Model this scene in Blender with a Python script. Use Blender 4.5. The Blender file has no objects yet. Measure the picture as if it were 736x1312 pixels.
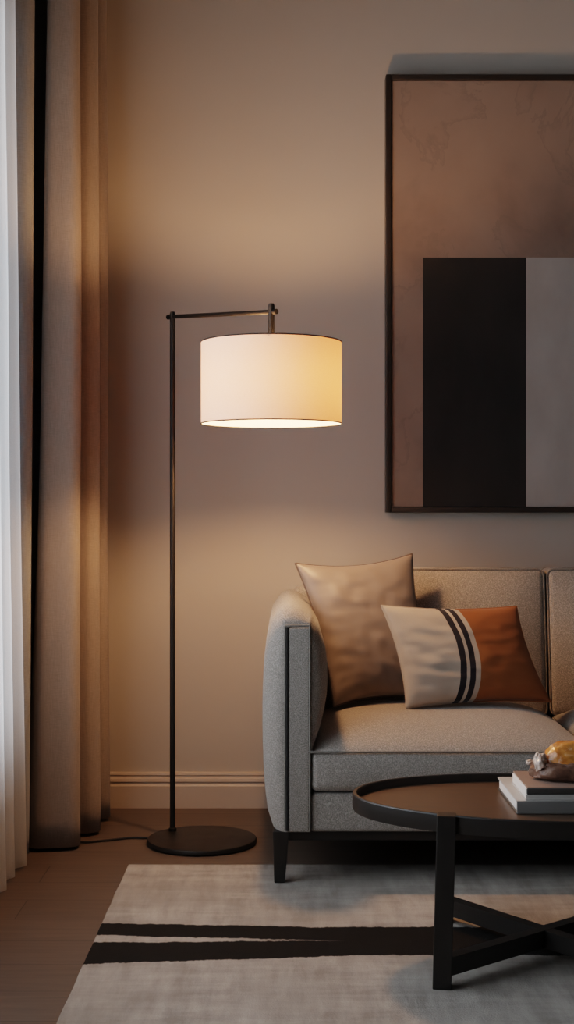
import bpy, bmesh, math, random
from mathutils import Vector, noise
random.seed(4)
scene = bpy.context.scene
COL = scene.collection
PI = math.pi

# ------------------------------------------------------------------ helpers
def link(o, parent=None):
    COL.objects.link(o)
    if parent is not None:
        o.parent = parent
    return o

def tag(o, label=None, cat=None, group=None, kind=None):
    if label: o['label'] = label
    if cat: o['category'] = cat
    if group: o['group'] = group
    if kind: o['kind'] = kind
    return o

def thing(name, loc, label, cat, group=None):
    o = bpy.data.objects.new(name, None)
    o.empty_display_size = 0.1
    o.location = loc
    link(o)
    return tag(o, label, cat, group)

def world_off(parent):
    v = Vector((0, 0, 0))
    while parent is not None:
        v += Vector(parent.location)
        parent = parent.parent
    return v

def mesh(name, vf, mat, parent=None, smooth=True, angle=40):
    """vf = (verts, faces) in world coordinates; stored relative to the parent thing."""
    off = world_off(parent)
    verts, faces = vf
    me = bpy.data.meshes.new(name)
    me.from_pydata([tuple(Vector(v) - off) for v in verts], [], faces)
    bm = bmesh.new(); bm.from_mesh(me)
    bmesh.ops.remove_doubles(bm, verts=bm.verts, dist=1e-6)
    bmesh.ops.recalc_face_normals(bm, faces=bm.faces)
    for f in bm.faces: f.smooth = smooth
    if smooth:
        for e in bm.edges:
            if len(e.link_faces) == 2 and e.calc_face_angle(0) > math.radians(angle):
                e.smooth = False
    bm.to_mesh(me); bm.free()
    me.materials.append(mat)
    o = bpy.data.objects.new(name, me)
    return link(o, parent)

def join(*vfs):
    V, F = [], []
    for v, f in vfs:
        n = len(V)
        V += list(v); F += [tuple(i + n for i in q) for q in f]
    return V, F

def raw_box(x0, x1, y0, y1, z0, z1):
    V = [(x, y, z) for x in (x0, x1) for y in (y0, y1) for z in (z0, z1)]
    F = [(0,1,3,2),(4,6,7,5),(0,4,5,1),(2,3,7,6),(0,2,6,4),(1,5,7,3)]
    return V, F

def rbox(x0, x1, y0, y1, z0, z1, r=0.006, n=4, seg=1, bulge=None):
    """Rounded box; bulge(p, u, v, w) may move every surface point (u,v,w in -1..1)."""
    h = Vector(((x1-x0)/2, (y1-y0)/2, (z1-z0)/2)); c = Vector(((x1+x0)/2, (y1+y0)/2, (z1+z0)/2))
    r = min(r, h.x*.999, h.y*.999, h.z*.999)
    def ticks(hh):
        a = [-hh + r*(1-math.cos(i/n*PI/2)) if False else -hh + r*i/n for i in range(n)]
        inner = [(-hh+r) + (2*hh-2*r)*i/seg for i in range(seg+1)]
        return a + inner + [-t for t in reversed(a)]
    T = [ticks(h.x), ticks(h.y), ticks(h.z)]
    V, F, idx = [], [], {}
    def vid(i, j, k):
        key = (i, j, k)
        if key not in idx:
            p = Vector((T[0][i], T[1][j], T[2][k]))
            q = Vector([max(-(h[a]-r), min(h[a]-r, p[a])) for a in range(3)])
            d = p - q
            if d.length > 1e-9:
                # map the square corner zone to the arc evenly
                d = Vector([math.copysign(math.tan(min(1, abs(t)/r)*PI/4), t) if r > 0 else 0 for t in d])
                d.normalize(); p = q + d*r
            u = Vector((p.x/h.x, p.y/h.y, p.z/h.z))
            if bulge: p = p + Vector(bulge(p, u))
            idx[key] = len(V); V.append(tuple(p + c))
        return idx[key]
    N = [len(t)-1 for t in T]
    for a, b, cc in ((0,1,2),(1,2,0),(2,0,1)):
        for side in (0, N[cc]):
            for i in range(N[a]):
                for j in range(N[b]):
                    q = []
                    for di, dj in ((0,0),(1,0),(1,1),(0,1)):
                        k = [0,0,0]; k[a] = i+di; k[b] = j+dj; k[cc] = side
                        q.append(vid(*k))
                    F.append(tuple(q))
    return V, F

def tube(pts, rad, n=10, closed=False, cap=True):
    pts = [Vector(p) for p in pts]; m = len(pts)
    V, F = [], []
    up = None
    for i, p in enumerate(pts):
        if closed: t = pts[(i+1) % m] - pts[i-1]
        else: t = pts[min(i+1, m-1)] - pts[max(i-1, 0)]
        t.normalize()
        if up is None:
            up = Vector((0,0,1)) if abs(t.z) < .9 else Vector((1,0,0))
        s = t.cross(up); s.normalize(); up = s.cross(t); up.normalize()
        rr = rad[i] if isinstance(rad, (list, tuple)) else rad
        for k in range(n):
            a = 2*PI*k/n
            V.append(tuple(p + (s*math.cos(a) + up*math.sin(a))*rr))
    for i in range(m if closed else m-1):
        j = (i+1) % m
        for k in range(n):
            F.append((i*n+k, i*n+(k+1) % n, j*n+(k+1) % n, j*n+k))
    if cap and not closed:
        F.append(tuple(range(n))); F.append(tuple((m-1)*n + k for k in range(n)))
    return V, F

def lathe(profile, cx, cy, n=64, sx=1, sy=1, rot=0, cap=True):
    """profile [(r,z)] rings bottom to top."""
    V, F = [], []
    for r, z in profile:
        for k in range(n):
            a = 2*PI*k/n
            x, y = r*math.cos(a)*sx, r*math.sin(a)*sy
            V.append((cx + x*math.cos(rot) - y*math.sin(rot), cy + x*math.sin(rot) + y*math.cos(rot), z))
    for i in range(len(profile)-1):
        for k in range(n):
            F.append((i*n+k, i*n+(k+1) % n, (i+1)*n+(k+1) % n, (i+1)*n+k))
    if cap:
        F.append(tuple(range(n))); F.append(tuple((len(profile)-1)*n+k for k in range(n)))
    return V, F

def catmull(pts, per=8, closed=False):
    pts = [Vector(p) for p in pts]; m = len(pts); out = []
    for i in range(m if closed else m-1):
        if closed: p0, p1, p2, p3 = pts[i-1], pts[i], pts[(i+1) % m], pts[(i+2) % m]
        else: p0, p1, p2, p3 = pts[max(i-1,0)], pts[i], pts[i+1], pts[min(i+2,m-1)]
        for k in range(per):
            t = k/per
            out.append(.5*((2*p1) + (p2-p0)*t + (2*p0-5*p1+4*p2-p3)*t*t + (3*p1-p0-3*p2+p3)*t**3))
    if not closed: out.append(pts[-1])
    return out

def resample(pts, n):
    pts = [Vector(p) for p in pts]
    L = [0]
    for a, b in zip(pts, pts[1:]): L.append(L[-1] + (b-a).length)
    out, j = [], 0
    for i in range(n):
        s = L[-1]*i/(n-1)
        while j < len(pts)-2 and L[j+1] < s: j += 1
        d = L[j+1]-L[j]
        out.append(pts[j].lerp(pts[j+1], (s-L[j])/d if d > 0 else 0))
    return out

def grid_faces(nu, nv, wrap=False, off=0):
    F = []
    for j in range(nv-1):
        for i in range(nu if wrap else nu-1):
            a = j*nu+i; b = j*nu+(i+1) % nu
            F.append((off+a, off+b, off+b+nu, off+a+nu))
    return F

# ------------------------------------------------------------------ materials
class N:
    def __init__(s, name):
        s.m = bpy.data.materials.new(name); s.m.use_nodes = True
        s.t = s.m.node_tree; s.n = s.t.nodes; s.l = s.t.links
        s.n.clear()
        s.out = s.n.new('ShaderNodeOutputMaterial')
    def node(s, typ, **kw):
        nd = s.n.new(typ)
        for k, v in kw.items():
            if k.startswith('i_'):
                nd.inputs[k[2:].replace('_', ' ')].default_value = v
            else: setattr(nd, k, v)
        return nd
    def link(s, a, b): s.l.new(a, b)
    def sock(s, inp, v):
        if isinstance(v, bpy.types.NodeSocket): s.l.new(v, inp)
        else: inp.default_value = v
    def math(s, op, a, b=0.0, c=0.0):
        nd = s.n.new('ShaderNodeMath'); nd.operation = op
        s.sock(nd.inputs[0], a); s.sock(nd.inputs[1], b); s.sock(nd.inputs[2], c)
        return nd.outputs[0]
    def mix(s, f, a, b, blend='MIX'):
        nd = s.n.new('ShaderNodeMix'); nd.data_type = 'RGBA'; nd.blend_type = blend
        s.sock(nd.inputs[0], f); s.sock(nd.inputs[6], a); s.sock(nd.inputs[7], b)
        return nd.outputs[2]
    def coord(s, scale=(1,1,1), loc=(0,0,0), kind='Object'):
        tc = s.n.new('ShaderNodeTexCoord'); mp = s.n.new('ShaderNodeMapping')
        mp.inputs['Scale'].default_value = scale; mp.inputs['Location'].default_value = loc
        s.l.new(tc.outputs[kind], mp.inputs[0]); return mp.outputs[0]
    def noise(s, vec, scale, detail=4, rough=.55, dist=0):
        nd = s.n.new('ShaderNodeTexNoise')
        nd.inputs['Scale'].default_value = scale; nd.inputs['Detail'].default_value = detail
        nd.inputs['Roughness'].default_value = rough; nd.inputs['Distortion'].default_value = dist
        s.l.new(vec, nd.inputs['Vector']); return nd.outputs['Fac']
    def ramp(s, f, stops):
        nd = s.n.new('ShaderNodeValToRGB'); cr = nd.color_ramp
        while len(cr.elements) < len(stops): cr.elements.new(.5)
        for e, (p, c) in zip(cr.elements, stops):
            e.position = p; e.color = c if len(c) == 4 else (*c, 1)
        s.l.new(f, nd.inputs[0]); return nd.outputs[0]
    def bump(s, h, strength=.2, dist=.002):
        nd = s.n.new('ShaderNodeBump'); nd.inputs['Strength'].default_value = strength
        nd.inputs['Distance'].default_value = dist
        s.l.new(h, nd.inputs['Height']); return nd.outputs[0]
    def bsdf(s, color, rough=.5, normal=None, **kw):
        b = s.n.new('ShaderNodeBsdfPrincipled')
        s.sock(b.inputs['Base Color'], color if isinstance(color, bpy.types.NodeSocket) else (*color[:3], 1))
        s.sock(b.inputs['Roughness'], rough)
        for k, v in kw.items(): s.sock(b.inputs[k.replace('_', ' ')], v)
        if normal is not None: s.l.new(normal, b.inputs['Normal'])
        s.l.new(b.outputs[0], s.out.inputs[0]); return b

def rgb(h):
    h = h.lstrip('#'); c = [int(h[i:i+2], 16)/255 for i in (0, 2, 4)]
    return tuple(((x+.055)/1.055)**2.4 if x > .04045 else x/12.92 for x in c)

def m_paint(name, color, rough=.75, bump=.05, var=.06):
    s = N(name); v = s.coord()
    big = s.noise(v, 1.3, 3)
    fine = s.noise(v, 160, 3)
    c = s.mix(s.math('MULTIPLY', big, var*2), (*color, 1), (*[k*.82 for k in color], 1))
    s.bsdf(c, rough, s.bump(fine, bump, .001)); return s.m

def m_fabric(name, c1, c2, scale=260, bump=.35, rough=.9, sheen=.25, stretch=(1,1,1), dist=.003):
    s = N(name); v = s.coord(stretch)
    a = s.noise(v, scale, 2, .6)
    vo = s.node('ShaderNodeTexVoronoi'); vo.inputs['Scale'].default_value = scale*.9
    s.link(v, vo.inputs['Vector'])
    big = s.noise(s.coord(), 5, 3)
    f = s.math('ADD', s.math('MULTIPLY', a, .6), s.math('MULTIPLY', vo.outputs['Distance'], .5))
    f = s.math('SUBTRACT', f, .12)
    c = s.ramp(f, [(.25, c2), (.72, c1)])
    c = s.mix(s.math('MULTIPLY', big, .18), c, (*[k*.6 for k in c1], 1))
    s.bsdf(c, rough, s.bump(f, bump, dist), Sheen_Weight=sheen, Sheen_Roughness=.5, Specular_IOR_Level=.2)
    return s.m

def m_solid(name, color, rough=.4, metallic=0.0, var=.25, scale=(6,6,6), bump=.0):
    s = N(name); v = s.coord(scale)
    f = s.noise(v, 3, 5)
    c = s.mix(s.math('MULTIPLY', f, var), (*color, 1), (*[k*.45 for k in color], 1))
    r = s.math('ADD', s.math('MULTIPLY', f, .12), rough-.06)
    s.bsdf(c, r, s.bump(f, bump, .001) if bump else None, Metallic=metallic); return s.m

M_wall = m_paint('wall_paint', (.475, .432, .388), .8, .04)
M_trim = m_paint('trim_paint', (.52, .45, .39), .5, .01)
M_ceil = m_paint('ceiling_paint', (.16, .155, .15), .9, .02)
M_sofa = m_fabric('grey_tweed', (.47, .43, .39), (.20, .183, .167), 330, .55)
M_sofaflat = m_fabric('grey_tweed_piping', (.26, .24, .215), (.15, .138, .125), 300, .3)
M_slit = m_fabric('gap_shade_dark', (.035, .032, .03), (.02, .018, .016), 300, .3)  # near-black colour stands in for shade in the gap by the arm panel
M_blackwood = m_solid('black_stained_wood', (.022, .019, .017), .42, 0, .5, (12, 12, 1), .05)
M_blackmetal = m_solid('black_powder_coated_metal', (.03, .027, .025), .45, .6, .3)
M_frame = m_solid('dark_frame_wood', (.030, .022, .017), .4, 0, .4, (2, 30, 2))
M_rubber = m_solid('black_cord', (.012, .011, .011), .5)

def m_tabletop():
    s = N('dark_brown_veneer'); v = s.coord((3, 30, 3))
    f = s.noise(v, 2.2, 6, .6, .4)
    c = s.ramp(f, [(.3, (.065, .042, .028)), (.75, (.125, .080, .052))])
    s.bsdf(c, s.math('ADD', s.math('MULTIPLY', f, .1), .34), s.bump(f, .04, .001), Specular_IOR_Level=.6); return s.m
M_top = m_tabletop()

def m_floor():
    s = N('oak_floorboards')
    v = s.coord()
    br = s.node('ShaderNodeTexBrick'); s.link(v, br.inputs['Vector'])
    br.offset = .37; br.inputs['Scale'].default_value = 1
    br.inputs['Brick Width'].default_value = 1.9; br.inputs['Row Height'].default_value = .176
    br.inputs['Mortar Size'].default_value = .0016; br.inputs['Mortar Smooth'].default_value = .2
    br.inputs['Color1'].default_value = (.0, .0, .0, 1); br.inputs['Color2'].default_value = (1, 1, 1, 1)
    br.inputs['Mortar'].default_value = (.5, .5, .5, 1)
    g = s.noise(s.coord((1.3, 22, 1)), 3, 6, .6, .3)
    blot = s.noise(s.coord((.8, 2, 1)), 2, 3)
    c = s.ramp(g, [(.3, (.092, .071, .056)), (.7, (.165, .128, .102))])
    tone = s.math('ADD', s.math('MULTIPLY', br.outputs['Color'], .18), .80)
    c = s.mix(1, c, tone, 'MULTIPLY')
    c = s.mix(s.math('MULTIPLY', blot, .25), c, (.10, .075, .06, 1))
    c = s.mix(s.math('MULTIPLY', br.outputs['Fac'], .75), c, (.03, .024, .02, 1))
    h = s.math('SUBTRACT', s.math('MULTIPLY', g, .3), br.outputs['Fac'])
    s.bsdf(c, s.math('ADD', s.math('MULTIPLY', g, .15), .42), s.bump(h, .25, .002), Specular_IOR_Level=.35); return s.m
M_floor = m_floor()

def m_rug():
    """pale brushed rug; two ragged ink-dark brush bands that run together to the right"""
    s = N('brushed_rug')
    v = s.coord()
    sep = s.node('ShaderNodeSeparateXYZ'); s.link(v, sep.inputs[0])
    X, Y = sep.outputs[0], sep.outputs[1]
    wob = s.math('MULTIPLY', s.math('SUBTRACT', s.noise(s.coord((14, 3, 1)), 3, 6, .7), .5), .030)
    wob2 = s.math('MULTIPLY', s.math('SUBTRACT', s.noise(s.coord((2.2, 1, 1), (7, 3, 0)), 2, 2, .5), .5), .03)
    Yw = s.math('ADD', Y, s.math('ADD', wob, wob2))
    def line(y0, y1, x0=-.467, x1=.15):    # Y of a line through two points, flat beyond x1
        t = s.node('ShaderNodeMapRange', clamp=True)
        s.link(X, t.inputs[0])
        for i, q in zip((1, 2, 3, 4), (x0, x1, y0, y1)): t.inputs[i].default_value = q
        return t.outputs[0]
    def band(top, bot):
        e = .0035
        def step(d):
            t = s.node('ShaderNodeMapRange', clamp=True, interpolation_type='SMOOTHSTEP')
            s.link(d, t.inputs[0]); t.inputs[1].default_value = -e; t.inputs[2].default_value = e
            return t.outputs[0]
        return s.math('MULTIPLY', step(s.math('SUBTRACT', top, Yw)), step(s.math('SUBTRACT', Yw, bot)))
    up = band(line(3.452, 3.418), line(3.352, 3.312))
    lo = band(line(3.292, 3.318), line(3.135, 3.202))
    dark = s.math('MAXIMUM', up, lo)
    brush = s.math('ADD', s.math('MULTIPLY', s.noise(s.coord((9, 1.6, 1)), 2.2, 6, .66, .15), .55), s.math('MULTIPLY', s.noise(s.coord((1.5, 7, 1), (3, 1, 0)), 2.2, 6, .66, .15), .45))
    cloud = s.noise(s.coord((1.4, 1.8, 1)), 2.0, 4, .6, .5)
    fine = s.noise(s.coord((260, 190, 1)), 1, 2)
    base = s.ramp(brush, [(.40, (.27, .248, .225)), (.50, (.375, .348, .318)), (.60, (.46, .43, .395))])
    base = s.mix(s.ramp(cloud, [(.42, (0,0,0)), (.62, (.55,.55,.55))]), base, (.28, .255, .23, 1))
    base = s.mix(s.math('MULTIPLY', fine, .3), base, (.25, .235, .215, 1))
    c = s.mix(dark, base, s.mix(brush, (.012, .011, .0105, 1), (.022, .020, .019, 1)))
    h = s.math('ADD', fine, s.math('MULTIPLY', brush, .5))
    s.bsdf(c, .95, s.bump(h, .4, .003), Specular_IOR_Level=.08); return s.m
M_rug = m_rug()

def m_art():
    s = N('abstract_painting'); v = s.coord()
    sep = s.node('ShaderNodeSeparateXYZ'); s.link(v, sep.inputs[0])
    X, Z = sep.outputs[0], sep.outputs[2]
    def inside(x0, x1, z0, z1):
        a = s.math('MULTIPLY', s.math('GREATER_THAN', X, x0), s.math('LESS_THAN', X, x1))
        b = s.math('MULTIPLY', s.math('GREATER_THAN', Z, z0), s.math('LESS_THAN', Z, z1))
        return s.math('MULTIPLY', a, b)
    cl = s.noise(s.coord((1.5, 1, 1.2), (3.1, 0, 1.2)), 1.3, 5, .55, .2)
    base = s.ramp(cl, [(.32, (.17, .125, .105)), (.52, (.26, .195, .16)), (.70, (.30, .225, .185))])
    st = s.noise(s.coord((3, 1, 2), (1.2, 0, .4)), 1.0, 7, .6, .4)
    edge = s.ramp(st, [(.43, (0,0,0)), (.465, (.5,.5,.5)), (.47, (0,0,0))])
    base = s.mix(edge, base, (.20, .155, .13, 1))
    gr = s.noise(s.coord((2, 1, 1)), 3, 4)
    grey = s.ramp(gr, [(.3, (.33, .305, .285)), (.7, (.40, .375, .355))])
    blk = s.ramp(gr, [(.3, (.022, .0215, .021)), (.7, (.031, .029, .028))])
    # local coordinates: x from the frame's left edge, z from its bottom
    c = s.mix(inside(.4952, 1.17, -1, .898), base, grey)
    c = s.mix(inside(.131, .4952, -1, .898), c, blk)
    fine = s.noise(s.coord((1,1,1)), 320, 2)
    s.bsdf(c, .75, s.bump(fine, .12, .001), Specular_IOR_Level=.2); return s.m
M_art = m_art()

def m_linen(name, c1, c2, transl=.12):
    s = N(name)
    w = s.noise(s.coord((60, 60, 900)), 1, 3)
    w2 = s.noise(s.coord((700, 700, 30)), 1, 2)
    f = s.math('MULTIPLY', s.math('ADD', w, w2), .5)
    c = s.ramp(f, [(.35, c2), (.65, c1)])
    b = s.bsdf(c, .9, s.bump(f, .25, .002), Sheen_Weight=.15, Specular_IOR_Level=.15)
    if transl:
        tr = s.node('ShaderNodeBsdfTranslucent'); s.link(c, tr.inputs['Color'])
        mx = s.node('ShaderNodeMixShader'); mx.inputs[0].default_value = transl
        s.link(b.outputs[0], mx.inputs[1]); s.link(tr.outputs[0], mx.inputs[2]); s.link(mx.outputs[0], s.out.inputs[0])
    return s.m
M_drape = m_linen('taupe_linen', (.34, .288, .253), (.25, .21, .184), .03)
M_shaded_fold = m_linen('shaded_fold_grey', (.33, .35, .37), (.25, .265, .28), .08)  # shade of the drape's unlit side put into a cool grey

def m_sheer():
    s = N('white_voile')
    f = s.noise(s.coord((500, 500, 500)), 1, 2)
    c = s.ramp(f, [(.3, (.68, .68, .68)), (.7, (.77, .77, .77))])
    d = s.node('ShaderNodeBsdfDiffuse'); s.link(c, d.inputs[0])
    t = s.node('ShaderNodeBsdfTranslucent'); s.link(c, t.inputs[0])
    p = s.node('ShaderNodeBsdfTransparent'); p.inputs[0].default_value = (1, 1, 1, 1)
    a = s.node('ShaderNodeMixShader'); a.inputs[0].default_value = .75
    s.link(d.outputs[0], a.inputs[1]); s.link(t.outputs[0], a.inputs[2])
    b = s.node('ShaderNodeMixShader'); b.inputs[0].default_value = .22
    s.link(a.outputs[0], b.inputs[1]); s.link(p.outputs[0], b.inputs[2])
    s.link(b.outputs[0], s.out.inputs[0]); return s.m
M_sheer = m_sheer()

def m_shade():
    s = N('lamp_shade_linen')
    f = s.noise(s.coord((150, 150, 900)), 1, 3)
    c = s.ramp(f, [(.3, (.74, .69, .62)), (.7, (.82, .77, .70))])
    d = s.node('ShaderNodeBsdfDiffuse'); s.link(c, d.inputs[0])
    t = s.node('ShaderNodeBsdfTranslucent'); t.inputs[0].default_value = (.86, .45, .225, 1)
    a = s.node('ShaderNodeMixShader'); a.inputs[0].default_value = .13
    s.link(d.outputs[0], a.inputs[1]); s.link(t.outputs[0], a.inputs[2])
    s.link(a.outputs[0], s.out.inputs[0]); return s.m
M_shade = m_shade()

def m_emit(name, color, strength):
    s = N(name); e = s.node('ShaderNodeEmission')
    e.inputs[0].default_value = (*color, 1); e.inputs[1].default_value = strength
    s.link(e.outputs[0], s.out.inputs[0]); return s.m
BULB_POWER = 42.0
BULB_R = .042
M_bulb = m_emit('lit_bulb', (1.0, .525, .25), BULB_POWER/(PI*4*PI*BULB_R**2))

def m_glass():
    s = N('window_glass')
    t = s.node('ShaderNodeBsdfTransparent'); t.inputs[0].default_value = (.96, .98, 1, 1)
    g = s.node('ShaderNodeBsdfGlossy'); g.inputs['Roughness'].default_value = .02
    fr = s.node('ShaderNodeFresnel'); fr.inputs[0].default_value = 1.3
    m = s.node('ShaderNodeMixShader'); s.link(fr.outputs[0], m.inputs[0])
    s.link(t.outputs[0], m.inputs[1]); s.link(g.outputs[0], m.inputs[2]); s.link(m.outputs[0], s.out.inputs[0]); return s.m
M_glass = m_glass()

# ------------------------------------------------------------------ room shell
WY = 4.86           # back wall
LX, RX = -.92, 3.4  # side walls
BY, CZ = -1.3, 3.15  # wall behind the camera, ceiling height
def struct(name, vf, mat, parent=None, smooth=False):
    o = mesh(name, vf, mat, parent, smooth); o['kind'] = 'structure'; return o
struct('floor', raw_box(LX-.2, RX+.2, BY-.2, WY+.2, -.1, 0), M_floor)
struct('ceiling', raw_box(LX-.2, RX+.2, BY-.2, WY+.2, CZ, CZ+.1), M_ceil)
struct('wall_back', raw_box(LX-.2, RX+.2, WY, WY+.2, 0, CZ), M_wall)
struct('wall_right', raw_box(RX, RX+.2, BY, WY, 0, CZ), M_wall)
struct('wall_front', raw_box(LX-.2, RX+.2, BY-.2, BY, 0, CZ), M_wall)
w0, w1, wz0, wz1 = 1.55, 3.98, .36, 2.62
struct('wall_left', join(raw_box(LX-.2, LX, BY, w0, 0, CZ), raw_box(LX-.2, LX, w1, WY, 0, CZ),
                         raw_box(LX-.2, LX, w0, w1, 0, wz0), raw_box(LX-.2, LX, w0, w1, wz1, CZ)), M_wall)
def skirting(name, vary, fn):
    prof = [(0,0),(.020,0),(.020,.078),(.016,.084),(.016,.090),(.020,.094),(.018,.104),(.011,.108),(.011,.113),(.014,.117),(.012,.124),(0,.126)]
    V, F = [], []
    for s_ in vary:
        V += [fn(s_, d, z) for d, z in prof]
    n = len(prof)
    F += grid_faces(n, len(vary), True)
    F += [tuple(range(n)), tuple((len(vary)-1)*n+i for i in range(n))]
    o = mesh(name, (V, F), M_trim, None, True, 25); o['kind'] = 'structure'
skirting('baseboard_back', (LX, RX), lambda s_, d, z: (s_, WY-d, z))
skirting('baseboard_right', (BY, WY-.021), lambda s_, d, z: (RX-d, s_, z))
skirting('baseboard_left', (w1+.1, WY-.021), lambda s_, d, z: (LX+d, s_, z))
win = thing('window_1', (LX-.1, (w0+w1)/2, wz0), None, None); win['kind'] = 'structure'
M_winframe = m_paint('window_frame_paint', (.6, .6, .6), .5, .01)
fr = []
for a, b in ((w0, w0+.06), (w1-.06, w1), ((w0+w1)/2-.04, (w0+w1)/2+.04)):
    fr.append(raw_box(LX-.13, LX-.07, a, b, wz0, wz1))
fr += [raw_box(LX-.13, LX-.07, w0, w1, wz0, wz0+.06), raw_box(LX-.13, LX-.07, w0, w1, wz1-.06, wz1)]
struct('window_frame', join(*fr), M_winframe, win)
struct('pane', raw_box(LX-.103, LX-.097, w0+.06, w1-.06, wz0+.06, wz1-.06), M_glass, win)

# ------------------------------------------------------------------ curtains
def sheet(ctrl_bottom, ctrl_top, z0, z1, nz=40, per=10, wob=0.004):
    b = catmull([(x, y, 0) for x, y in ctrl_bottom], per); t = catmull([(x, y, 0) for x, y in ctrl_top], per)
    n = len(b); V = []
    for j in range(nz):
        f = j/(nz-1); g = f**.75
        for i in range(n):
            p = b[i].lerp(t[i], g)
            w = noise.noise(Vector((p.x*6+3, p.y*6, f*3.2)))*wob*(1.6-f)
            V.append((p.x + w, p.y + w*.6, z0 + (z1-z0)*f))
    return V, grid_faces(n, nz)

dt = [(-.70,4.40),(-.715,4.34),(-.735,4.285),(-.735,4.245),(-.70,4.245),(-.665,4.26),(-.652,4.30),(-.668,4.35),(-.71,4.385),(-.70,4.43),(-.645,4.435),(-.620,4.48),(-.66,4.53),(-.70,4.56),(-.68,4.61),(-.632,4.62),(-.620,4.67),(-.66,4.73),(-.74,4.77),(-.82,4.79)]
db = [(-.86,4.42),(-.84,4.30),(-.808,4.245),(-.780,4.215),(-.725,4.22),(-.665,4.235),(-.648,4.27),(-.668,4.33),(-.71,4.375),(-.70,4.41),(-.640,4.415),(-.612,4.46),(-.66,4.53),(-.70,4.56),(-.68,4.61),(-.622,4.625),(-.606,4.67),(-.66,4.73),(-.74,4.77),(-.82,4.79)]
drape = thing('curtain', (-.72, 4.5, 0), 'heavy taupe linen curtain gathered in folds in the room corner', 'curtain')
o = mesh('curtain_panel', sheet(db, dt, .012, CZ-.005), M_drape, drape, True, 180)
sm = o.modifiers.new('thickness', 'SOLIDIFY'); sm.thickness = .004; sm.offset = 0
lt = [(-.905,4.10),(-.87,4.125),(-.82,4.13),(-.784,4.145),(-.774,4.19),(-.800,4.27),(-.815,4.36),(-.78,4.44),(-.715,4.455)]
lb = [(-.905,4.08),(-.87,4.10),(-.83,4.105),(-.795,4.12),(-.788,4.16),(-.82,4.24),(-.84,4.34),(-.80,4.44),(-.715,4.455)]
o = mesh('shaded_fold', sheet(lb, lt, .014, CZ-.005, wob=.002), M_shaded_fold, drape, True, 180)  # added grey sheet, stands in for the curtain's unlit side and gap
o['label'] = 'grey fold coloured as the shaded side of the curtain'
sm = o.modifiers.new('thickness', 'SOLIDIFY'); sm.thickness = .003; sm.offset = 0

def sheer_path(amp, x0, sh):
    pts = []; y = 4.075; k = 0
    while y > 1.3:
        a = amp*(.75 + .5*random.random())
        pts.append((x0 + (a if k % 2 else -a), y + sh*(1 if k % 2 else -.4)))
        y -= .045 + .035*random.random(); k += 1
    return pts
random.seed(11); st = sheer_path(.012, -.818, .0)
random.seed(11); sb = sheer_path(.020, -.789, .004)
sheer = mesh('sheer_curtain', sheet(sb, st, .012, CZ-.005, 30, 5, .004), M_sheer, None, True, 180)
tag(sheer, 'white sheer curtain glowing with daylight at the left window', 'curtain')

# ------------------------------------------------------------------ rug
rx0, rx1, ry0, ry1 = -.470, 2.45, 1.55, 4.03
def rb(p, u):
    e = noise.noise(Vector((p.x*9, p.y*9, 2)))*.003
    return (e*(abs(u.x) > .99), e*(abs(u.y) > .99), 0)
o = mesh('area_rug', rbox(rx0, rx1, ry0, ry1, .0005, .011, .005, 3, 60, rb), M_rug)
tag(o, 'pale grey rug with two black brushstroke bands under sofa and table', 'rug')

# ------------------------------------------------------------------ floor lamp
BX, BYL = -.270, 4.33
PX, PY = -.3705, 4.42
SX, SY = -.0463, 4.05
lamp = thing('floor_lamp', (BX, BYL, 0), 'tall black metal floor lamp with lit white drum shade beside the sofa', 'floor lamp')
mesh('base', lathe([(.160,.001),(.170,.002),(.1735,.005),(.1735,.014),(.171,.0175),(.166,.0185)], BX, BYL, 96), M_blackmetal, lamp)
mesh('pole', join(lathe([(.0125,.0185),(.0125,.028),(.0088,.030),(.0088,1.690),(.0072,1.6975)], PX, PY, 24)), M_blackmetal, lamp)
stem_top = 1.668
zA, zB = 1.682, 1.643
d = Vector((SX-PX, SY-PY, 0)).normalized()
mesh('arm', tube([(PX-d.x*.016, PY-d.y*.016, zA+.001), (SX+d.x*.014, SY+d.y*.014, zB-.001)], .0068, 16), M_blackmetal, lamp)
for nm, (x, y, z) in (('knob', (PX-d.x*.019, PY-d.y*.019, zA+.001)), ('knob', (SX+d.x*.017, SY+d.y*.017, zB-.001))):
    mesh(nm, tube([(x-d.x*.006, y-d.y*.006, z), (x+d.x*.006, y+d.y*.006, z)], .0082, 16), M_blackmetal, lamp)
ZS0, ZS1, RS = 1.3115, 1.552, .2087
mesh('stem', join(lathe([(.0092,1.52),(.0095,stem_top-.006),(.0075,stem_top)], SX, SY, 24)), M_blackmetal, lamp)
shade = mesh('lamp_shade', lathe([(RS,ZS0),(RS,ZS0+.09),(RS,ZS0+.18),(RS,ZS1)], SX, SY, 128, cap=False), M_shade, lamp, True, 180)
shade['label'] = 'white linen drum shade'
ring = lambda z, r, t: tube([(SX+r*math.cos(2*PI*k/96), SY+r*math.sin(2*PI*k/96), z) for k in range(96)], t, 8, True)
mesh('rim', ring(ZS1, RS, .0018), M_blackmetal, shade)
mesh('rim', ring(ZS0, RS, .0018), M_blackmetal, shade)
sp = []
for k in range(3):
    a = 2*PI*k/3 + .5
    sp.append(tube([(SX, SY, 1.53), (SX+RS*.9*math.cos(a), SY+RS*.9*math.sin(a), 1.532), (SX+RS*.995*math.cos(a), SY+RS*.995*math.sin(a), ZS1-.003)], .0022, 8))
mesh('spider', join(*sp), M_blackmetal, shade)
ZB = 1.428
mesh('bulb_socket', lathe([(.012,1.481),(.019,1.484),(.019,1.521),(.012,1.526)], SX, SY, 24), M_blackmetal, lamp)
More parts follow.
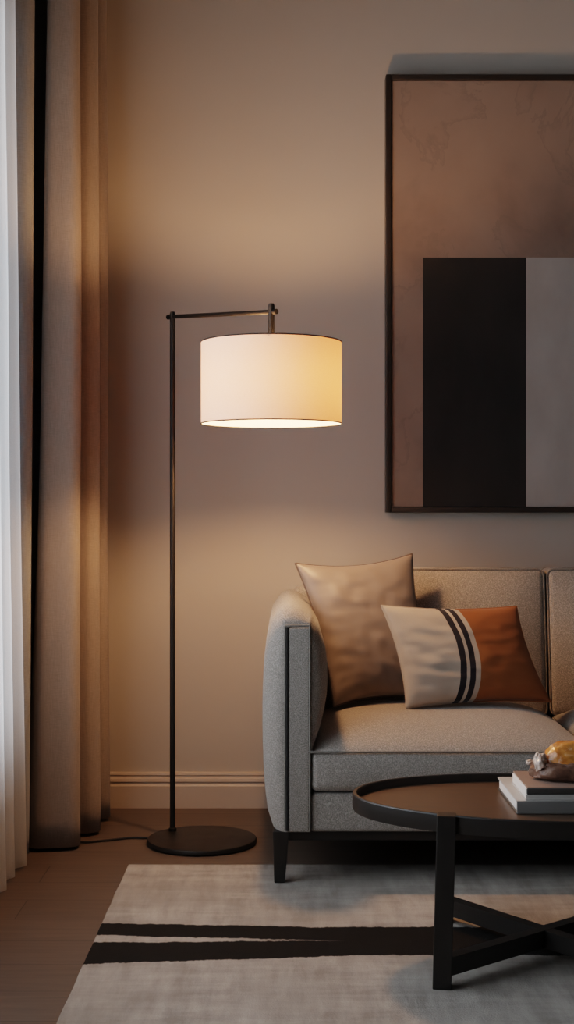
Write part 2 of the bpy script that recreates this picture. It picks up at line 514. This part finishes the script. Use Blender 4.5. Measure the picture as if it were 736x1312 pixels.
bprof = [(BULB_R*math.sin(t), ZB - BULB_R*math.cos(t)) for t in [PI*i/10 for i in range(1, 9)]] + [(.016, ZB+.043), (.013, 1.482)]
mesh('bulb', lathe(bprof, SX, SY, 20), M_bulb, lamp)
cord = catmull([(BX-.165, BYL+.04, .006), (-.50, 4.385, .004), (-.58, 4.35, .004), (-.66, 4.33, .004), (-.76, 4.42, .004), (-.86, 4.60, .004)], 8)
mesh('power_cord', tube(cord, .0035, 8), M_rubber, lamp)

# ------------------------------------------------------------------ framed art
fx0, fx1, fz0, fz1 = .348, 1.888, 1.048, 2.588
art = thing('framed_painting', (fx0, WY, fz0), 'large dark framed abstract painting with black and grey blocks above sofa', 'painting')
t = .019
frv = []
yf, yb = WY-.062, WY-.002
frv = join(rbox(fx0, fx0+t, yf, yb, fz0, fz1, .002, 2), rbox(fx1-t, fx1, yf, yb, fz0, fz1, .002, 2),
           rbox(fx0+t, fx1-t, yf, yb, fz0, fz0+t, .002, 2), rbox(fx0+t, fx1-t, yf, yb, fz1-t, fz1, .002, 2))
mesh('frame', frv, M_frame, art)
mesh('canvas', raw_box(fx0+t+.001, fx1-t-.001, yf+.012, yb-.006, fz0+t+.001, fz1-t-.001), M_art, art, False)

# ------------------------------------------------------------------ sofa
CX = .855
FY = 3.81
sofa = thing('sofa', (CX, 4.25, 0), 'grey tweed sofa on dark wooden legs behind the coffee table', 'sofa')
def mirror(vf): return [(2*CX-x, y, z) for x, y, z in vf[0]], [tuple(reversed(f)) for f in vf[1]]

def arm_loft():
    n = 14
    full_ctrl = [[(-.040,.160),(.0,.157),(.060,.157)],
                 [(.060,.157),(.064,.26),(.070,.37),(.094,.44),(.112,.52),(.116,.59),(.110,.66),(.096,.715),(.072,.757)],
                 [(.072,.757),(.040,.779),(.008,.786),(-.020,.776)],
                 [(-.020,.776),(-.046,.742),(-.060,.68),(-.068,.58),(-.070,.47),(-.068,.36),(-.062,.26),(-.053,.195),(-.040,.160)]]
    pan = [[(-.004,.157),(.063,.157)], [(.063,.157),(.063,.733)], [(.063,.733),(-.004,.733)], [(-.004,.733),(-.004,.157)]]
    full, panel = [], []
    for c, p in zip(full_ctrl, pan):
        full += resample(catmull([(x, z, 0) for x, z in c], 12), n)[:-1]
        panel += resample([(x, z, 0) for x, z in p], n)[:-1]
    m = len(full); V = []
    secs = []
    K = 9
    for k in range(K+1):
        a = k/K*PI/2
        secs.append((FY + .085*(1-math.cos(a)), math.sin(a)))
    for y in (4.05, 4.2, 4.35, 4.5, 4.64): secs.append((y, 1))
    for k in range(1, 6):
        a = k/5*PI/2
        secs.append((4.64 + .08*math.sin(a), 1-.35*(1-math.cos(a))))
    for y, f in secs:
        for a, b in zip(panel, full):
            q = a.lerp(b, f); V.append((q.x, y, q.y))
    F = grid_faces(m, len(secs), True) + [tuple(range(m)), tuple((len(secs)-1)*m+i for i in range(m))]
    return V, F
av = arm_loft()
panel_v = rbox(.005, .062, FY-.006, FY+.03, .158, .728, .004, 3, 6)
pip_r = tube(catmull([(.0635, FY-.004, .160), (.0635, FY-.006, .40), (.0635, FY-.006, .60), (.0635, FY-.006, .731)], 6), .0028, 8)
pip_t = tube([(-.006, FY-.006, .733), (.03, FY-.007, .734), (.0635, FY-.006, .733)], .0030, 8)
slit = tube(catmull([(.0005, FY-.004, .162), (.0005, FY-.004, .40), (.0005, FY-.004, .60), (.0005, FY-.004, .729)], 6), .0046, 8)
pip_l = tube(catmull([(-.0055, FY-.003, .162), (-.0058, FY-.004, .40), (-.0058, FY-.004, .60), (-.0058, FY-.004, .732)], 6), .0028, 8)
for f in (lambda q: q, mirror):
    a = mesh('arm', f(av), M_sofa, sofa, True, 50)
    mesh('front_panel', f(panel_v), M_sofa, a)
    mesh('piping', f(join(pip_r, pip_t, pip_l)), M_sofaflat, a)
    s_ = mesh('gap_shade_strip', f(slit), M_slit, a); s_['label'] = 'dark strip painted as the shade in a gap'  # shade of the gap painted as a dark tube along the panel

# seat rail, frame bar, back shell, legs
mesh('seat_base', rbox(.064, 2*CX-.064, FY+.002, 4.62, .156, .264, .012, 4, 2), M_sofa, sofa)
mesh('back_panel', rbox(.02, 2*CX-.02, 4.585, 4.735, .158, .80, .03, 5, 2), M_sofa, sofa)
mesh('frame_bar', rbox(-.02, 2*CX+.02, FY+.03, 4.66, .126, .1575, .004, 2), M_blackwood, sofa)
def sleg(x, y, xt=.046, xb=.030, dx=.004):
    V = []
    for z, w, d_ in ((.0112, xb, 0), (.1572, xt, dx)):
        V += [(x-w/2+d_, y-w/2, z), (x+w/2+d_, y-w/2, z), (x+w/2+d_, y+w/2, z), (x-w/2+d_, y+w/2, z)]
    return V, [(0,3,2,1),(4,5,6,7)] + [(i, (i+1) % 4, 4+(i+1) % 4, 4+i) for i in range(4)]
for y in (FY+.028, 4.62):
    lv = sleg(-.021, y)
    if y > 4.03:
        lv = ([(x_, y_, 0 if z_ < .1 else z_) for x_, y_, z_ in lv[0]], lv[1])
    for f in (lambda q: q, mirror):
        o = mesh('leg', f(lv), M_blackwood, sofa, False)
        bv = o.modifiers.new('bevel', 'BEVEL'); bv.width = .003; bv.segments = 2

SEAT_X0, SEAT_X1 = .0665, CX-.003
def seat_bulge(p, u):
    top = max(0, u.z)
    cx_ = (1-abs(u.x)**5)*(1-max(0, -u.y)**3.2)*(1-max(0, u.y)**6)
    dz = .072*top*cx_
    nz_ = noise.noise(Vector((p.x*5, p.y*5, p.z*3)))*.003
    fy = -.010*(1-u.z*u.z)*max(0, -u.y)**3*(1-u.x**6)
    return (0, fy, dz + nz_*top)
sv = rbox(SEAT_X0, SEAT_X1, 3.803, 4.455, .269, .386, .020, 5, 28, seat_bulge)
def round_rect(x0, x1, z0, z1, r, y, n=6, plane='xz', yo=None):
    pts = []
    for cx_, cz_, a0 in ((x1-r, z1-r, 0), (x0+r, z1-r, PI/2), (x0+r, z0+r, PI), (x1-r, z0+r, 1.5*PI)):
        for k in range(n+1):
            a = a0 + PI/2*k/n
            p_ = (cx_ + r*math.cos(a), cz_ + r*math.sin(a))
            pts.append((p_[0], y, p_[1]) if plane == 'xz' else (p_[0], p_[1], y))
    return pts
seam = [(SEAT_X0+.004, 4.42, .383), (SEAT_X0+.002, 4.1, .383), (SEAT_X0+.001, 3.84, .382), (SEAT_X0+.006, 3.808, .381), (SEAT_X0+.03, 3.801, .3815),
        ((SEAT_X0+SEAT_X1)/2, 3.799, .3825), (SEAT_X1-.03, 3.801, .3815), (SEAT_X1-.006, 3.808, .381), (SEAT_X1-.001, 3.84, .382), (SEAT_X1-.004, 4.42, .383)]
sp_v = tube(catmull(seam, 8), .0034, 8)
for f in (lambda q: q, mirror):
    c = mesh('seat_cushion', f(sv), M_sofa, sofa, True, 60)
    mesh('piping', f(sp_v), M_sofaflat, c)

BX0, BX1, BZ0, BZ1 = .118, CX-.004, .385, .862
def lean(y, z): return y + (z-.45)*.14
def back_bulge(p, u):
    f = (1-abs(u.x)**4)*(1-abs(u.z)**4)
    y = (-.035 if u.y < 0 else .0)*f*abs(u.y)
    z = (p.z + (BZ0+BZ1)/2)
    wr = noise.noise(Vector((p.x*14, p.z*3, 5)))*.004*max(0, u.z)*(u.y < 0)
    return (0, y + (z-.45)*.14 + wr, .004*noise.noise(Vector((p.x*6, 0, 1)))*max(0, u.z)**3)
bv_ = rbox(BX0, BX1, 4.455, 4.585, BZ0, BZ1, .022, 5, 26, back_bulge)
bp = [(x, lean(4.4605, z), z) for x, _, z in round_rect(BX0+.002, BX1-.002, BZ0+.002, BZ1-.002, .022, 0)]
bp2 = [(x, lean(4.5795, z), z) for x, _, z in round_rect(BX0+.002, BX1-.002, BZ0+.002, BZ1-.002, .022, 0)]
for f in (lambda q: q, mirror):
    c = mesh('back_cushion', f(bv_), M_sofa, sofa, True, 60)
    mesh('piping', f(tube(bp, .0034, 8, True)), M_sofaflat, c)
    mesh('piping', f(tube(bp2, .0034, 8, True)), M_sofaflat, c)

# ------------------------------------------------------------------ throw pillows
def pillow(TL, TR, BR, BL, thick, pinch, wr, wr_scale=9, seed=0, n=64, sag=0.0, crease=.011):
    TL, TR, BR, BL = map(Vector, (TL, TR, BR, BL))
    nrm = (TR-TL).cross(BL-TL).normalized()
    if nrm.y > 0: nrm = -nrm           # towards the room
    C = (TL+TR+BR+BL)/4
    def P(u, v, side):
        a, b = (u+1)/2, (v+1)/2         # v = +1 at the top
        pu = u - pinch*u*(1-v*v)        # edges bow in between the corner ears
        pv = v - pinch*v*(1-u*u)
        a, b = (pu+1)/2, (pv+1)/2
        p = (BL.lerp(BR, a)).lerp(TL.lerp(TR, a), b)
        e = max(0, (1-u*u))*max(0, (1-v*v))
        h = thick*.5*e**.42 * (1 - sag*v)
        w = wr*noise.noise(Vector((u*wr_scale*.35+seed, v*wr_scale, side)))*(e**.5)*(.35+.65*u*u)
        w += wr*.6*noise.noise(Vector((u*4+seed*2, v*4, 7+side)))*(e**.5)
        cr = crease*noise.noise(Vector((u*1.1+seed, v*6.5 + u*1.2, 3*side)))*math.exp(-(u+1)*1.5)*e**.3
        cr += crease*.7*noise.noise(Vector((u*6+seed, v*1.3, 9*side)))*math.exp(-(v+1)*2.2)*e**.3
        return p + nrm*side*(h + w + cr)
    V, F = [], []
    ts = [math.sin(PI/2*(2*i/(n-1)-1)) for i in range(n)]
    for side in (1, -1):
        off = len(V)
        for v in ts:
            for u in ts: V.append(tuple(P(u, v, side)))
        F += grid_faces(n, n, False, off)
    rim = [P(u, -1, 1) for u in ts[:-1]] + [P(1, v, 1) for v in ts[:-1]] + [P(u, 1, 1) for u in reversed(ts[1:])] + [P(-1, v, 1) for v in reversed(ts[1:])]
    return (V, F), [tuple(p) for p in rim]

def ray(px, py, y):   # photograph measurement at depth y -> metres
    return ((px-368)*y/1750, y, 1.05-(py-656)*y/1750)

def m_satin(name, c, rough=.5):
    s = N(name); v = s.coord()
    f = s.noise(s.coord((900, 300, 900)), 1, 2); g = s.noise(v, 6, 3)
    col = s.mix(s.math('MULTIPLY', g, .25), (*c, 1), (*[k*.7 for k in c], 1))
    s.bsdf(col, rough, s.bump(f, .08, .001), Sheen_Weight=.2, Specular_IOR_Level=.4); return s.m
M_taupe = m_satin('taupe_satin', (.245, .20, .175), .45)
M_taupe_p = m_satin('brown_piping', (.10, .07, .055), .6)

loc = ray(490, 905, 4.25)
p1 = thing('throw_pillow', loc, 'plain taupe satin square pillow leaning in the sofa corner by the arm', 'pillow')
vf, rim = pillow(ray(379,722,4.315), ray(528,710,4.40), ray(562,897,4.29), ray(428,905,4.19), .150, .105, .008, 9, 3.3, sag=.12, crease=.010)
po = mesh('cover', vf, M_taupe, p1, True, 80)
mesh('piping', tube(rim, .0036, 8, True), M_taupe_p, po)

def m_stripe(BLc, uvec, vvec):
    """cream cotton, two navy stripes, rust right side; u runs across the pillow"""
    s = N('striped_cotton'); v = s.coord()
    def dot(vec, offv):
        sub = s.node('ShaderNodeVectorMath', operation='SUBTRACT'); s.link(v, sub.inputs[0]); sub.inputs[1].default_value = offv
        d_ = s.node('ShaderNodeVectorMath', operation='DOT_PRODUCT'); s.link(sub.outputs[0], d_.inputs[0]); d_.inputs[1].default_value = vec
        return d_.outputs['Value']
    u = dot(uvec, BLc); w = dot(vvec, BLc)
    u = s.math('SUBTRACT', u, s.math('SUBTRACT', s.math('MULTIPLY', w, .339), s.math('MULTIPLY', s.math('MULTIPLY', w, w), .259)))
    grad = [(0, 'c'), (.302, 'n'), (.345, 'c'), (.370, 'n'), (.410, 'c'), (.442, 'r')]
    nd = s.node('ShaderNodeValToRGB'); cr = nd.color_ramp; cr.interpolation = 'CONSTANT'
    while len(cr.elements) < len(grad): cr.elements.new(.9)
    colr = {'c': (.50, .435, .37), 'n': (.014, .014, .022), 'r': (.30, .105, .03)}
    for e, (p_, k) in zip(cr.elements, grad): e.position = p_; e.color = (*colr[k], 1)
    s.link(u, nd.inputs[0])
    f = s.noise(s.coord((700, 700, 700)), 1, 2)
    c = s.mix(s.math('MULTIPLY', f, .22), nd.outputs[0], (.08, .06, .05, 1))
    s.bsdf(c, .85, s.bump(f, .25, .002), Sheen_Weight=.15, Specular_IOR_Level=.2); return s.m
tl, tr, br_, bl = (Vector(ray(489,776,4.155)), Vector(ray(662,777,4.27)), Vector(ray(706,899,4.20)), Vector(ray(521,907,4.105)))
loc = Vector(ray(610, 905, 4.15))
p2 = thing('throw_pillow', loc, 'oblong cream and rust pillow with two navy stripes on the seat cushion', 'pillow')
uv = ((tr-tl)+(br_-bl))/2; vv = ((tl-bl)+(tr-br_))/2
un = uv.normalized(); vn = (vv - un*vv.dot(un)).normalized()
cen = (tl+tr+br_+bl)/4; orig = cen - uv/2 - vv/2
# remove the slant of the parallelogram so stripes follow the pillow's own sides
skew = vv.dot(un)/vv.dot(vn)
uvec = (un - vn*skew)/uv.length; vvec = vn/vv.dot(vn)
M_str = m_stripe(tuple(orig-loc), tuple(uvec), tuple(vvec))
vf, rim = pillow(tl, tr, br_, bl, .130, .075, .007, 7, 8.1, sag=.12, crease=.005)
po = mesh('cover', vf, M_str, p2, True, 80)
k = len(rim); q = k//4
mesh('piping', tube(rim, .0030, 8, True), M_str, po)

# ------------------------------------------------------------------ coffee table
TX, TY, TR_ = .603, 3.20, math.radians(-7)
A, B = .450, .272
table = thing('coffee_table', (TX, TY, .011), 'black coffee table with rimmed dark brown top and crossed stretchers on the rug', 'coffee table')
def loc2(x, y): return (TX + x*math.cos(TR_) - y*math.sin(TR_), TY + x*math.sin(TR_) + y*math.cos(TR_))
def oval_ring(prof, n=128):
    V, F = [], []
    m = len(prof)
    for k in range(n):
        a = 2*PI*k/n
        for inset, z in prof:
            x, y = loc2((A-inset)*math.cos(a), (B-inset)*math.sin(a)); V.append((x, y, z))
    for k in range(n):
        j = (k+1) % n
        for i in range(m):
            F.append((k*m+i, k*m+(i+1) % m, j*m+(i+1) % m, j*m+i))
    return V, F
ZT = .386
mesh('rim', oval_ring([(.002,ZT-.040),(0,ZT-.036),(0,ZT-.003),(.002,ZT),(.009,ZT),(.011,ZT-.003),(.011,ZT-.040)]), M_blackwood, table, True, 30)
def disc(z0, z1, ins, n=128):
    V = []
    for z in (z0, z1):
        for k in range(n):
            a = 2*PI*k/n; x, y = loc2((A-ins)*math.cos(a), (B-ins)*math.sin(a)); V.append((x, y, z))
    return V, [tuple(range(n)), tuple(range(n, 2*n))] + [(k, (k+1) % n, n+(k+1) % n, n+k) for k in range(n)]
mesh('tabletop', disc(ZT-.036, ZT-.020, .0112), M_top, table, True, 30)
legs = {}
for sx in (-1, 1):
    for sy in (-1, 1):
        tx, ty = sx*.226, sy*.2335; bx_, by_ = sx*.236, sy*.243
        V = []
        for z, (cx_, cy_), w, d_ in ((.0112, (bx_, by_), .041, .040), (ZT+.001 if sy < 0 else ZT-.037, (tx, ty), .042, .040)):
            for ax, ay in ((-1,-1),(1,-1),(1,1),(-1,1)):
                x, y = loc2(cx_ + ax*w/2, cy_ + ay*d_/2); V.append((x, y, z))
        o = mesh('leg', (V, [(0,3,2,1),(4,5,6,7)] + [(i, (i+1) % 4, 4+(i+1) % 4, 4+i) for i in range(4)]), M_blackwood, table, False)
        bv = o.modifiers.new('bevel', 'BEVEL'); bv.width = .002; bv.segments = 2
        legs[(sx, sy)] = loc2(bx_, by_)
def bar(a, b, w, z0, z1, trim=.012):
    a, b = Vector(a), Vector(b); d_ = (b-a).normalized(); s_ = Vector((-d_.y, d_.x))*w/2
    a, b = a + d_*trim, b - d_*trim
    V = [(*(p + t_), z) for z in (z0, z1) for p, t_ in ((a, s_), (a, -s_), (b, -s_), (b, s_))]
    return V, [(0,3,2,1),(4,5,6,7)] + [(i, (i+1) % 4, 4+(i+1) % 4, 4+i) for i in range(4)]
mesh('stretcher', bar(legs[(-1,-1)], legs[(1,1)], .030, .036, .076), M_blackwood, table, False)
mesh('stretcher', bar(legs[(-1,1)], legs[(1,-1)], .030, .0355, .0755), M_blackwood, table, False)

# ------------------------------------------------------------------ books and ornament on the table
ZTT = ZT - .020 + .0006
M_page = None
def m_pages():
    s = N('page_edges'); f = s.noise(s.coord((4, 4, 900)), 1, 2)
    s.bsdf(s.ramp(f, [(.3, (.60, .58, .56)), (.7, (.80, .78, .75))]), .85); return s.m
M_page = m_pages()
M_cov_taupe = m_solid('taupe_cover', (.30, .215, .175), .45, 0, .2)
M_cov_dark = m_solid('charcoal_cover', (.07, .066, .062), .5, 0, .2)
M_cov_white = m_solid('off_white_cover', (.50, .49, .47), .5, 0, .1)
M_cov_grey = m_solid('grey_cover', (.20, .195, .19), .5, 0, .15)
def book(name, x0, y0, w, dpt, z0, h, yaw, label, m_cov, m_spine, ct=.003):
    """spine along the front (towards the camera)"""
    root = thing(name, (x0, y0, z0), label, 'book', None)
    c_, s_ = math.cos(yaw), math.sin(yaw)
    def R(vf): return [(x0 + x*c_ - y*s_, y0 + x*s_ + y*c_, z0 + z) for x, y, z in vf[0]], vf[1]
    mesh('page_block', R(rbox(.004, w-.004, .006, dpt-.005, ct, h-ct, .001, 1)), M_page, root)
    mesh('cover', R(rbox(0, w, .0045, dpt, h-ct, h, .001, 2)), m_cov, root)
    mesh('back_cover', R(rbox(0, w, .0045, dpt, 0, ct, .001, 2)), M_cov_dark, root)
    mesh('spine', R(rbox(0, w, 0, .005, 0, h, .002, 2)), m_spine, root)
    return root
book('book', .520, 3.088, .31, .285, ZTT, .0295, .0, 'pale grey hardcover book lying flat on table, bottom of the stack', M_cov_white, M_cov_grey)
# upper book: open fore-edge to the left, dark upper board, pale lower board
ub = thing('book', (.541, 3.096, ZTT+.0301), 'taupe covered book lying on top of the pale grey book', 'book')
ux, uy, uz = .541, 3.096, ZTT+.0301
mesh('page_block', rbox(ux+.002, ux+.262, uy+.005, uy+.190, uz+.003, uz+.026, .001, 1), M_page, ub)
mesh('cover', rbox(ux+.004, ux+.265, uy, uy+.195, uz+.0262, uz+.0296, .001, 2), M_cov_taupe, ub)
mesh('spine', rbox(ux+.003, ux+.264, uy-.002, uy+.0035, uz+.013, uz+.0270, .002, 2), M_cov_dark, ub)
mesh('back_cover', rbox(ux, ux+.265, uy-.001, uy+.195, uz, uz+.003, .001, 2), M_cov_white, ub)
mesh('page_edge', rbox(ux+.001, ux+.263, uy-.0005, uy+.0045, uz+.003, uz+.0128, .001, 2), M_cov_white, ub)

def blob(cx_, cy_, z0, rx, ry, rz, seed, amp, facet=0, nu=48, nv=28, zmin=-1.0, sq=1.0):
    V, F = [], []
    for j in range(nv):
        th = PI*j/(nv-1)
        for i in range(nu):
            ph = 2*PI*i/nu
            d_ = Vector((math.sin(th)*math.cos(ph), math.sin(th)*math.sin(ph), math.cos(th)))
            w = 1 + amp*noise.noise(d_*1.7 + Vector((seed, 0, 0))) + amp*.5*noise.noise(d_*4 + Vector((0, seed, 0)))
            if facet: w += facet*(noise.cell(d_*2.6 + Vector((seed, seed, 0)))-.5)
            p = d_*w
            rxy = math.sin(th)**(sq-1) if math.sin(th) > 1e-4 else 1
            p.x *= rxy; p.y *= rxy; p.z = math.copysign(abs(p.z)**sq, p.z)
            z = max(p.z, zmin)
            V.append((cx_ + p.x*rx, cy_ + p.y*ry, z0 + z*rz))
    return V, grid_faces(nu, nv, True)
def m_amber():
    s = N('amber_crystal'); v = s.coord()
    f = s.noise(v, 22, 5, .6, 1.2); g = s.noise(v, 48, 4, .6, .6)
    c = s.ramp(f, [(.32, (.40, .13, .025)), (.55, (.62, .27, .07)), (.78, (.80, .52, .28))])
    c = s.mix(s.ramp(g, [(.56, (0,0,0)), (.72, (.6,.6,.6))]), c, (.80, .68, .55, 1))
    s.bsdf(c, .22, s.bump(g, .35, .004), Subsurface_Weight=.35, Subsurface_Radius=(.03,.012,.004), Subsurface_Scale=.4, Coat_Weight=.3); return s.m
def m_stone():
    s = N('brown_rock'); v = s.coord()
    f = s.noise(v, 30, 6, .65, .5)
    s.bsdf(s.ramp(f, [(.3, (.07, .034, .022)), (.58, (.19, .10, .066)), (.75, (.34, .23, .17))]), .38, s.bump(f, .6, .006)); return s.m
M_amber, M_stone = m_amber(), m_stone()
def m_quartz():
    s = N('pale_quartz'); f = s.noise(s.coord(), 60, 4)
    s.bsdf(s.ramp(f, [(.35, (.45, .30, .22)), (.65, (.72, .62, .55))]), .25, s.bump(f, .3, .003)); return s.m
M_quartz = m_quartz()
ox, oy, oz = .655, 3.190, uz+.0296
orn = thing('crystal_ornament', (ox, oy, oz), 'amber crystal lump in a rough brown stone base on the books', 'ornament')
mesh('stone_base', blob(ox, oy, oz+.022, .086, .056, .027, 2.2, .10, .06, zmin=-.76, sq=.62), M_stone, orn, True, 50)
dome = mesh('crystal', blob(ox+.012, oy, oz+.042, .074, .047, .048, 5.3, .10, .05, zmin=-.6), M_amber, orn, True, 50)
mesh('crystal_point', blob(ox-.089, oy-.012, oz+.042, .010, .008, .006, 1.1, .3), M_quartz, orn)
mesh('crystal_shard', blob(ox-.066, oy-.018, oz+.044, .017, .022, .022, 9.1, .25, .12), M_quartz, orn)

# ------------------------------------------------------------------ lights, world, camera
ld = bpy.data.lights.new('window_daylight', 'AREA'); ld.shape = 'RECTANGLE'
ld.size = 2.35; ld.size_y = 2.1; ld.energy = 145; ld.color = (.91, .955, 1.0)
lo_ = bpy.data.objects.new('window_daylight', ld); COL.objects.link(lo_)
lo_.location = (LX-.40, (w0+w1)/2, 1.5); lo_.rotation_euler = (0, -PI/2, 0)
lo_.rotation_euler = Vector((1, 0, 0)).to_track_quat('-Z', 'Z').to_euler()

wd = bpy.data.worlds.new('overcast_world'); scene.world = wd; wd.use_nodes = True
bg = wd.node_tree.nodes.get('Background') or wd.node_tree.nodes.new('ShaderNodeBackground')
bg.inputs[0].default_value = (.72, .82, .95, 1); bg.inputs[1].default_value = .25

cam = bpy.data.cameras.new('camera'); cam.sensor_fit = 'VERTICAL'; cam.sensor_height = 36
cam.lens = 1750/1312*36; cam.clip_start = .02
co = bpy.data.objects.new('camera', cam); COL.objects.link(co)
co.location = (0, 0, 1.05); co.rotation_euler = (PI/2, 0, 0)
scene.camera = co

scene.view_settings.view_transform = 'Filmic'
scene.view_settings.look = 'Medium High Contrast'
scene.view_settings.exposure = -0.42
scene.cycles.use_denoising = True
scene.cycles.max_bounces = 10
scene.cycles.diffuse_bounces = 6
scene.cycles.transparent_max_bounces = 12
scene.cycles.sample_clamp_indirect = 4
